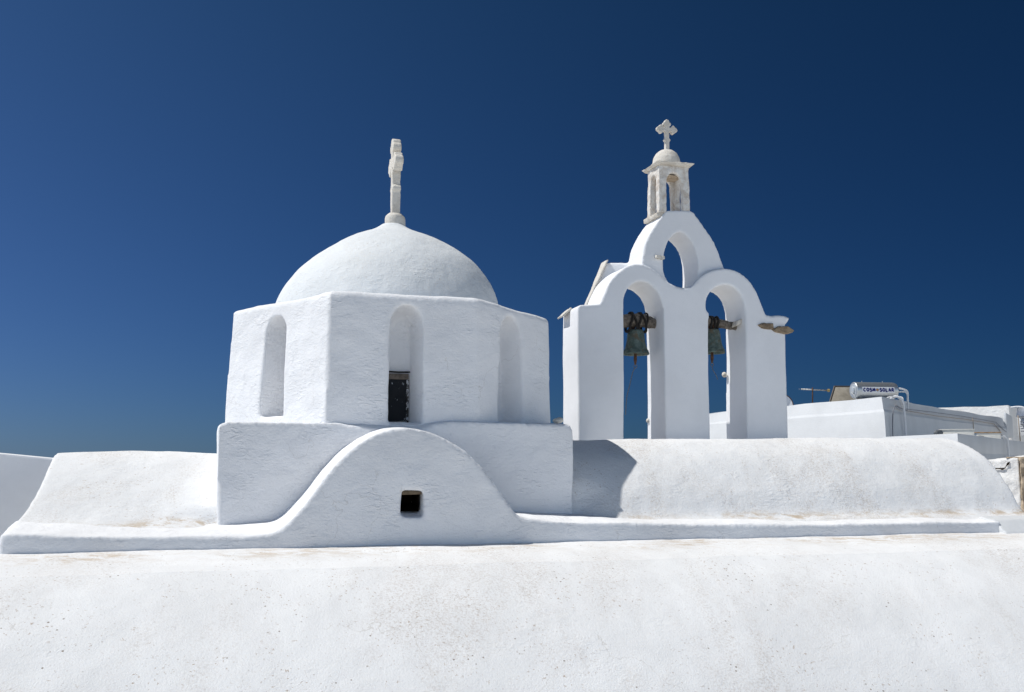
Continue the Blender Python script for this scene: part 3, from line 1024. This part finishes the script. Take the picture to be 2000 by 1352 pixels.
def make_ac(centre, half, label, rust):
    rot = -.28
    root = empty('air_conditioner', (centre[0], centre[1], 5.25), label, 'air conditioner', 'air conditioner units on the annexe roof')
    R = Matrix.Rotation(rot, 3, 'Z')
    c = Vector((centre[0], centre[1], 5.25))
    P = lambda x, y, z: c + R @ Vector((x, y, z))
    hx, hy, H = half
    bm = NB(); add_box(bm, c + Vector((0, 0, H / 2 + .03)), (hx, hy, H / 2), rot)
    bm_mesh('casing', bm, 'ac', root, bevel=.012)
    bm = NB(); add_box(bm, c + Vector((0, 0, H + .042)), (hx + .012, hy + .012, .012), rot)
    bm_mesh('lid', bm, 'ac_rust' if rust else 'ac', root, bevel=.005)
    bm = NB()
    cf = P(-.12, -hy - .006, H * .5)
    for rr in (.06, .12, .18, .22):
        add_tube(bm, [cf + R @ Vector((rr * math.cos(t), 0, rr * math.sin(t))) for t in [2 * math.pi * k / 20 for k in range(21)]], .006, 5)
    bm_mesh('fan_grille', bm, 'ac_grille', root, smooth=True)
    for sx in (-1, 1):
        bm = NB()
        add_box(bm, P(sx * hx * .7, 0, .015), (.03, hy, .015), rot)
        bm_mesh('foot', bm, 'ac_grille', root)
    bm = NB(); add_box(bm, P(hx + .03, 0, H * .8), (.028, .07, .06), rot)
    bm_mesh('valve_cover', bm, 'galv', root, bevel=.006)
    return root


make_ac((11.38, 26.30), (.40, .16, .56), 'cream air conditioner box nearer the annexe corner, with a plain pale lid', False)
make_ac((12.74, 27.75), (.40, .16, .53), 'cream air conditioner box farther along the parapet, with rust stains round its lid', True)
bm = NB()
add_tube(bm, [(10.72, 26.0, 5.73), (10.78, 26.08, 5.77), (10.90, 26.16, 5.775), (10.94, 26.2, 5.76)], [.05, .07, .075, .06], 14)
add_box(bm, (10.85, 26.12, 5.48), (.04, .06, .23), .9)
o = bm_mesh('vent_cowl', bm, 'ac_grille', None, bevel=.01)
tagd(o, 'small dark grey cowl on the annexe roof beside the pale air conditioner', 'vent cowl')

# ------------------------------------------------------------------ solar water heater on the house roof
RZ = 6.74
heater = empty('solar_water_heater', (10.1, 28.7, RZ), 'solar water heater with a silver tank and blue lettering on the house roof', 'water heater')
tl = Vector((9.63, 28.85, 7.045)); tr = tl + Vector((math.cos(math.radians(9.8)), math.sin(math.radians(9.8)), 0))
td = (tr - tl).normalized()
TR = .235
bm = NB()
up = Vector((0, 0, 1)); tn = td.cross(up).normalized()    # toward the camera side
segs = []
for s, r_ in ((0, .80), (.0, .93), (.012, .985), (.03, 1.0), (1.16, 1.0), (1.22, .97), (1.27, .88), (1.295, .70), (1.30, .3)):
    p = tl + td * s
    segs.append([p + (tn * math.cos(t) + up * math.sin(t)) * TR * r_ for t in [2 * math.pi * k / 40 for k in range(40)]])
add_rings(bm, segs)
bm_mesh('tank', bm, 'tank', heater, smooth='auto')
bm = NB()
segs = []
for s, r_ in ((.004, .78), (-.012, .76), (-.012, .48), (-.045, .46), (-.06, .36), (-.06, .05)):
    p = tl + td * s - up * .0
    segs.append([p + (tn * math.cos(t) + up * math.sin(t)) * TR * r_ for t in [2 * math.pi * k / 28 for k in range(28)]])
add_rings(bm, segs)
bm_mesh('end_cover', bm, 'tankcap', heater, smooth='auto')
# label wrapped on the cylinder; angle measured up from the side facing the viewer
LC = .07


def cyl(s, a, lift): return tl + td * s + (tn * math.cos(a) + up * math.sin(a)) * (TR + lift)


s0, s1, a0, a1 = .15, 1.13, -.31, .36
bm = NB()
N1, N2 = 12, 8
gv = [[bm.verts.new(cyl(s0 + (s1 - s0) * i / N1, a0 + (a1 - a0) * j / N2, .003)) for j in range(N2 + 1)] for i in range(N1 + 1)]
for i in range(N1):
    for j in range(N2):
        bm.faces.new((gv[i][j], gv[i + 1][j], gv[i + 1][j + 1], gv[i][j + 1]))
lab = bm_mesh('label', bm, 'white_paint', heater, smooth=True)


def arc(cx, cy, rx, ry, d0, d1, n=10):
    return [(cx + rx * math.cos(math.radians(d0 + (d1 - d0) * k / n)), cy + ry * math.sin(math.radians(d0 + (d1 - d0) * k / n))) for k in range(n + 1)]


GLYPH = {
    'C': [arc(.5, .5, .42, .48, 45, 315)],
    'O': [arc(.5, .5, .40, .46, 0, 360, 16)],
    'S': [arc(.5, .74, .34, .24, 30, 250, 8) + arc(.5, .27, .36, .26, 80, -160, 8)],
    'M': [[(.06, .0), (.16, .98), (.5, .25), (.84, .98), (.94, .0)]],
    'L': [[(.18, 1.0), (.16, .02), (.86, .04)]],
    'A': [[(.04, .0), (.5, 1.0), (.96, .0)], [(.22, .34), (.80, .36)]],
    'R': [[(.16, .0), (.16, .98)], [(.16, .97), (.55, .98), (.82, .80), (.74, .55), (.2, .46)], [(.42, .48), (.94, .0)]],
}


def letters(txt, sa, sb, mat, ha=-.175, hb=.215, wd=.0155):
    """painted brush letters wrapped on the tank"""
    n = len(txt); w = (sb - sa) / n
    for i, ch in enumerate(txt):
        bm = NB()
        for li, line in enumerate(GLYPH[ch]):
            fine = []
            for (xa, ya), (xb, yb) in zip(line, line[1:]):
                m_ = max(1, int(math.hypot(xb - xa, yb - ya) / .12))
                fine += [(xa + (xb - xa) * k / m_, ya + (yb - ya) * k / m_) for k in range(m_)]
            fine.append(line[-1])
            pts = [(sa + w * (i + .08 + .80 * x), ha + (hb - ha) * y + .012 * math.sin(i * 2.1), y) for x, y in fine]
            L_, R_ = [], []
            for k, (a_, b_2, _) in enumerate(pts):
                a0_, b0_, _ = pts[max(k - 1, 0)]; a1_, b1_, _ = pts[min(k + 1, len(pts) - 1)]
                dx, dy = a1_ - a0_, (b1_ - b0_) * TR
                q_ = math.hypot(dx, dy) or 1
                nx, ny = -dy / q_ * wd, dx / q_ * wd / TR
                lift = .0055 + .0006 * li + .0001 * k
                L_.append(bm.verts.new(cyl(a_ + nx, b_2 + ny, lift))); R_.append(bm.verts.new(cyl(a_ - nx, b_2 - ny, lift)))
            for k in range(len(pts) - 1):
                bm.faces.new((L_[k], L_[k + 1], R_[k + 1], R_[k]))
        bm_mesh('letter', bm, mat, lab)


letters('COSM', .175, .545, 'blue')
letters('SOLAR', .665, 1.115, 'blue')
bm = NB()


def disc_on(bm, sc, ac, rs, ra, lift, n=20, inner=0):
    if inner:
        o_ = [bm.verts.new(cyl(sc + rs * math.cos(t), ac + ra * math.sin(t), lift)) for t in [2 * math.pi * k / n for k in range(n)]]
        i_ = [bm.verts.new(cyl(sc + rs * inner * math.cos(t), ac + ra * inner * math.sin(t), lift)) for t in [2 * math.pi * k / n for k in range(n)]]
        for k in range(n): bm.faces.new((o_[k], o_[(k + 1) % n], i_[(k + 1) % n], i_[k]))
    else:
        bm.faces.new([bm.verts.new(cyl(sc + rs * math.cos(t), ac + ra * math.sin(t), lift)) for t in [2 * math.pi * k / n for k in range(n)]])


disc_on(bm, .605, .02, .052, .20, .0055, 24, .68)
bm_mesh('emblem', bm, 'greyink', lab)
bm = NB(); disc_on(bm, .605, .02, .032, .12, .006, 18)
bm_mesh('emblem', bm, 'orange', lab)
for s in (.27, .90):
    bm = NB()
    add_tube(bm, [tl + td * s + up * (TR - .01), tl + td * s + up * (TR + .035)], .012, 8)
    bm_mesh('valve', bm, 'alu', heater)
bm = NB()
q = tl + td * 1.29
add_tube(bm, [q + up * .04, q + td * .09 + up * .04], .05, 12); add_tube(bm, [q - up * .03, q + td * .07 - up * .03], .04, 12)
bm_mesh('pipe_collar', bm, 'black', heater, smooth='auto')
bm = NB()
e = q + td * .37
add_tube(bm, spl([tuple(q + td * .07 + up * .05), tuple(q + td * .16 + up * .065), tuple(e - td * .05 + up * .02), tuple(e + up * (-.04)), tuple(e + up * (-.20)), tuple(Vector((e.x, e.y, RZ - .35)))], 7), .028, 12)
bm_mesh('pipe', bm, 'white_pipe', heater, smooth=True)
bm = NB()
add_tube(bm, spl([tuple(q + td * .05 - up * .03), tuple(q + td * .16 - up * .02), tuple(e - td * .06 - up * .03), tuple(e - td * .005 - up * .10)], 7), .021, 12)
bm_mesh('pipe', bm, 'white_pipe', heater, smooth=True)
bm = NB()
add_tube(bm, [tl - td * .05 - up * .06, tl - td * .03 - up * .12 + tn * .06, tl + td * .04 - up * .26 + tn * .08], .016, 8)
bm_mesh('cable', bm, 'cable_white', heater, smooth=True)
# stand under the tank and the tilted collector
for s in (.15, 1.1):
    for sg in (-1, 1):
        bm = NB()
        add_tube(bm, [tl + td * s + tn * sg * .12 - up * .16, tl + td * s + tn * sg * .20 - up * (7.045 - RZ)], .012, 6)
        bm_mesh('stand_leg', bm, 'alu', heater, smooth=True)
bm = NB()
p = [Vector((9.43, 29.75, 7.20)), Vector((9.43 + td.x * 1.0, 29.75 + td.y * 1.0, 7.20))]
b0 = Vector((9.18, 29.45, RZ - .02)); b1 = b0 + Vector((td.x, td.y, 0)) * 1.0
tk = Vector((-.03, .07, .03))
add_rings(bm, [[b0, b1, p[1], p[0]], [b0 + tk, b1 + tk, p[1] + tk, p[0] + tk]])
bm_mesh('collector', bm, 'collector_back', heater, bevel=.004)
bm = NB()
for a_, b_2 in ((b0, p[0]), (p[0], p[1])):
    add_tube(bm, [a_ + tk * .4 - Vector((.02, 0, -.012)), b_2 + tk * .4 - Vector((.02, 0, -.012))], .028, 6)
bm_mesh('collector_frame', bm, 'frame_dark', heater)

# ------------------------------------------------------------------ antenna and dish
ant = empty('television_antenna', (8.92, 30.37, RZ), 'thin old television antenna on a short mast left of the silver tank', 'antenna')
bm = NB(); add_tube(bm, [(8.91, 30.37, RZ - .03), (8.925, 30.37, 7.0), (8.93, 30.37, 7.235)], .019, 8)
bm_mesh('mast', bm, 'rust', ant, smooth=True)
bm = NB(); add_tube(bm, [(8.60, 30.42, 7.19), (9.38, 30.32, 7.145)], .02, 8)
bm_mesh('boom', bm, 'alu', ant, smooth=True)
for k in range(9):
    t = k / 8
    c = Vector((8.55, 30.42, 7.193)).lerp(Vector((9.22, 30.34, 7.155)), t)
    bm = NB(); L = .10 + .06 * t
    dv = Vector((.25, 1, .0)).normalized()
    add_tube(bm, [c - dv * L, c + dv * L], .007, 6)
    bm_mesh('element', bm, 'alu', ant, smooth=True)
bm = NB(); add_tube(bm, [(9.36, 30.32, 7.147), (9.42, 30.315, 7.143)], .045, 10)
bm_mesh('end_cap', bm, 'cap_yellow', ant, smooth='auto')

dish = empty('satellite_dish', (8.47, 32.4, RZ), 'round edge of a satellite dish showing beside the right pier of the bell wall', 'satellite dish')
bm = NB()
dc = Vector((8.62, 32.4, 6.87)); dr = .30
ax = Vector((.25, -1, .25)).normalized(); e1 = ax.cross(up).normalized(); e2 = e1.cross(ax)
rings = []
for rr, dp in ((.02, -.05), (.35, -.045), (.7, -.025), (1.0, 0)):
    rings.append([dc + ax * dp + (e1 * math.cos(t) + e2 * math.sin(t)) * dr * rr for t in [2 * math.pi * k / 36 for k in range(36)]])
for rr, dp in ((1.0, -.012), (.5, -.055), (.02, -.065)):
    rings.append([dc + ax * dp + (e1 * math.cos(t) + e2 * math.sin(t)) * dr * rr for t in [2 * math.pi * k / 36 for k in range(36)]])
add_rings(bm, rings)
bm_mesh('reflector', bm, 'white_paint', dish, smooth='auto')
bm = NB(); add_tube(bm, [dc + (e1 * math.cos(t) + e2 * math.sin(t)) * dr for t in [2 * math.pi * k / 36 for k in range(37)]], .014, 6)
bm_mesh('rim', bm, 'rust', dish, smooth=True)
bm = NB(); add_tube(bm, [dc - ax * .05, dc - ax * .12 - up * .1, Vector((8.47, 32.52, RZ - .02))], .02, 8)
bm_mesh('mount', bm, 'galv', dish, smooth=True)

# ------------------------------------------------------------------ crumbling wall at the right edge
ruin = empty('crumbling_wall', (10.6, 20.5, 0), 'sunlit old wall with flaking white plaster, cracks and bare stone, at the right edge', 'wall')
bm = NB()
rp0, rp1, rp2 = Vector((9.3, 21.9, 0)), Vector((10.24, 20.80, 0)), Vector((11.4, 21.9, 0))
pts = [rp0, rp1, rp2, Vector((10.6, 22.9, 0))]
add_rings(bm, [[p + Vector((0, 0, 3.0)) for p in pts], [p + Vector((0, 0, z)) for p, z in zip(pts, (5.06, 5.12, 5.12, 5.05))]])
sculpt('plastered_wall', bm, 'ruinw', ruin, [], .035, 2, ((.06, 1.2), (.03, 3.5), (.015, 9)), 61)
bm = NB()
pts = [Vector((10.20, 20.74, 0)), Vector((11.3, 20.4, 0)), Vector((11.5, 21.4, 0)), Vector((10.6, 21.4, 0))]
add_rings(bm, [[p + Vector((0, 0, 2.9)) for p in pts], [p + Vector((0, 0, 5.105)) for p in pts]])
sculpt('bare_stone', bm, 'tan_stone', ruin, [], .03, 1, ((.05, 2.5), (.04, 7)), 62)
dW = (rp1 - rp0).normalized(); nW = Vector((dW.y, -dW.x, 0))
bm = NB()
cr = [(.80, 5.03, .006), (.775, 4.99, .022), (.76, 4.96, .012), (.745, 4.93, .005), (.73, 4.90, .010), (.69, 4.885, .022), (.64, 4.895, .012), (.57, 4.89, .016), (.53, 4.90, .005)]
Lw = (rp1 - rp0).length
add_tube(bm, [rp0 + dW * ((a_ + .07) * Lw) + nW * .014 + Vector((0, 0, z)) for a_, z, r_ in cr], [r_ for *_, r_ in cr], 6)
bm_mesh('crack', bm, 'darkhole', ruin)
bm = NB()
add_rings(bm, [[Vector((10.05, 20.98, 5.10)), Vector((10.9, 20.50, 5.09)), Vector((11.0, 21.1, 5.09)), Vector((10.3, 21.3, 5.09))],
               [Vector((10.05, 20.97, 5.125)), Vector((10.9, 20.48, 5.125)), Vector((11.0, 21.1, 5.125)), Vector((10.3, 21.3, 5.125))]])
sculpt('coping_slab', bm, 'tan_stone', ruin, [], .015, 1, ((.015, 5), (.008, 14)), 63)

# ------------------------------------------------------------------ duct and cables at the far right edge
duct = empty('ventilation_duct', (18.9, 38.2, 6.2), 'galvanised duct with a bent white pipe and dark tangled cables at the right edge', 'duct')
bm = NB()
add_box(bm, (19.05, 37.9, 6.80), (.30, .2, .17), .25, Matrix.Rotation(.25, 3, 'Y'))
bm_mesh('duct_box', bm, 'galv', duct, bevel=.01)
bm = NB()
add_box(bm, (19.25, 38.2, 6.35), (.34, .2, .34), .2)
bm_mesh('bracket_box', bm, 'house', duct, bevel=.01)
bm = NB()
add_tube(bm, spl([(18.55, 38.1, 7.06), (18.75, 38.0, 7.08), (18.92, 37.9, 7.05), (18.98, 37.88, 6.95)], 6), .035, 8)
bm_mesh('bent_pipe', bm, 'white_pipe', duct, smooth=True)
for k in range(6):
    random.seed(40 + k)
    bm = NB()
    x0_, z0_ = 18.62 + .03 * random.random(), 6.62 - .09 * k
    pts = [(x0_, 37.6, z0_), (x0_ + .12, 37.5, z0_ - .05 + .1 * random.random()), (x0_ + .25, 37.5, z0_ + .06 - .2 * random.random()), (x0_ + .5, 37.6, z0_ - .1)]
    add_tube(bm, spl(pts, 5), .022 if k != 2 else .04, 6)
    bm_mesh('cable', bm, 'cable_dark', duct, smooth=True)
bm = NB(); add_tube(bm, [(18.58, 37.65, 6.75), (18.60, 37.65, 6.2), (18.62, 37.65, 5.6)], .02, 8)
bm_mesh('downpipe', bm, 'cable_tan', duct, smooth=True)
bm = NB(); add_box(bm, (19.05, 37.55, 6.58), (.10, .05, .09), .2)
bm_mesh('terracotta_block', bm, 'terracotta', duct, bevel=.01)
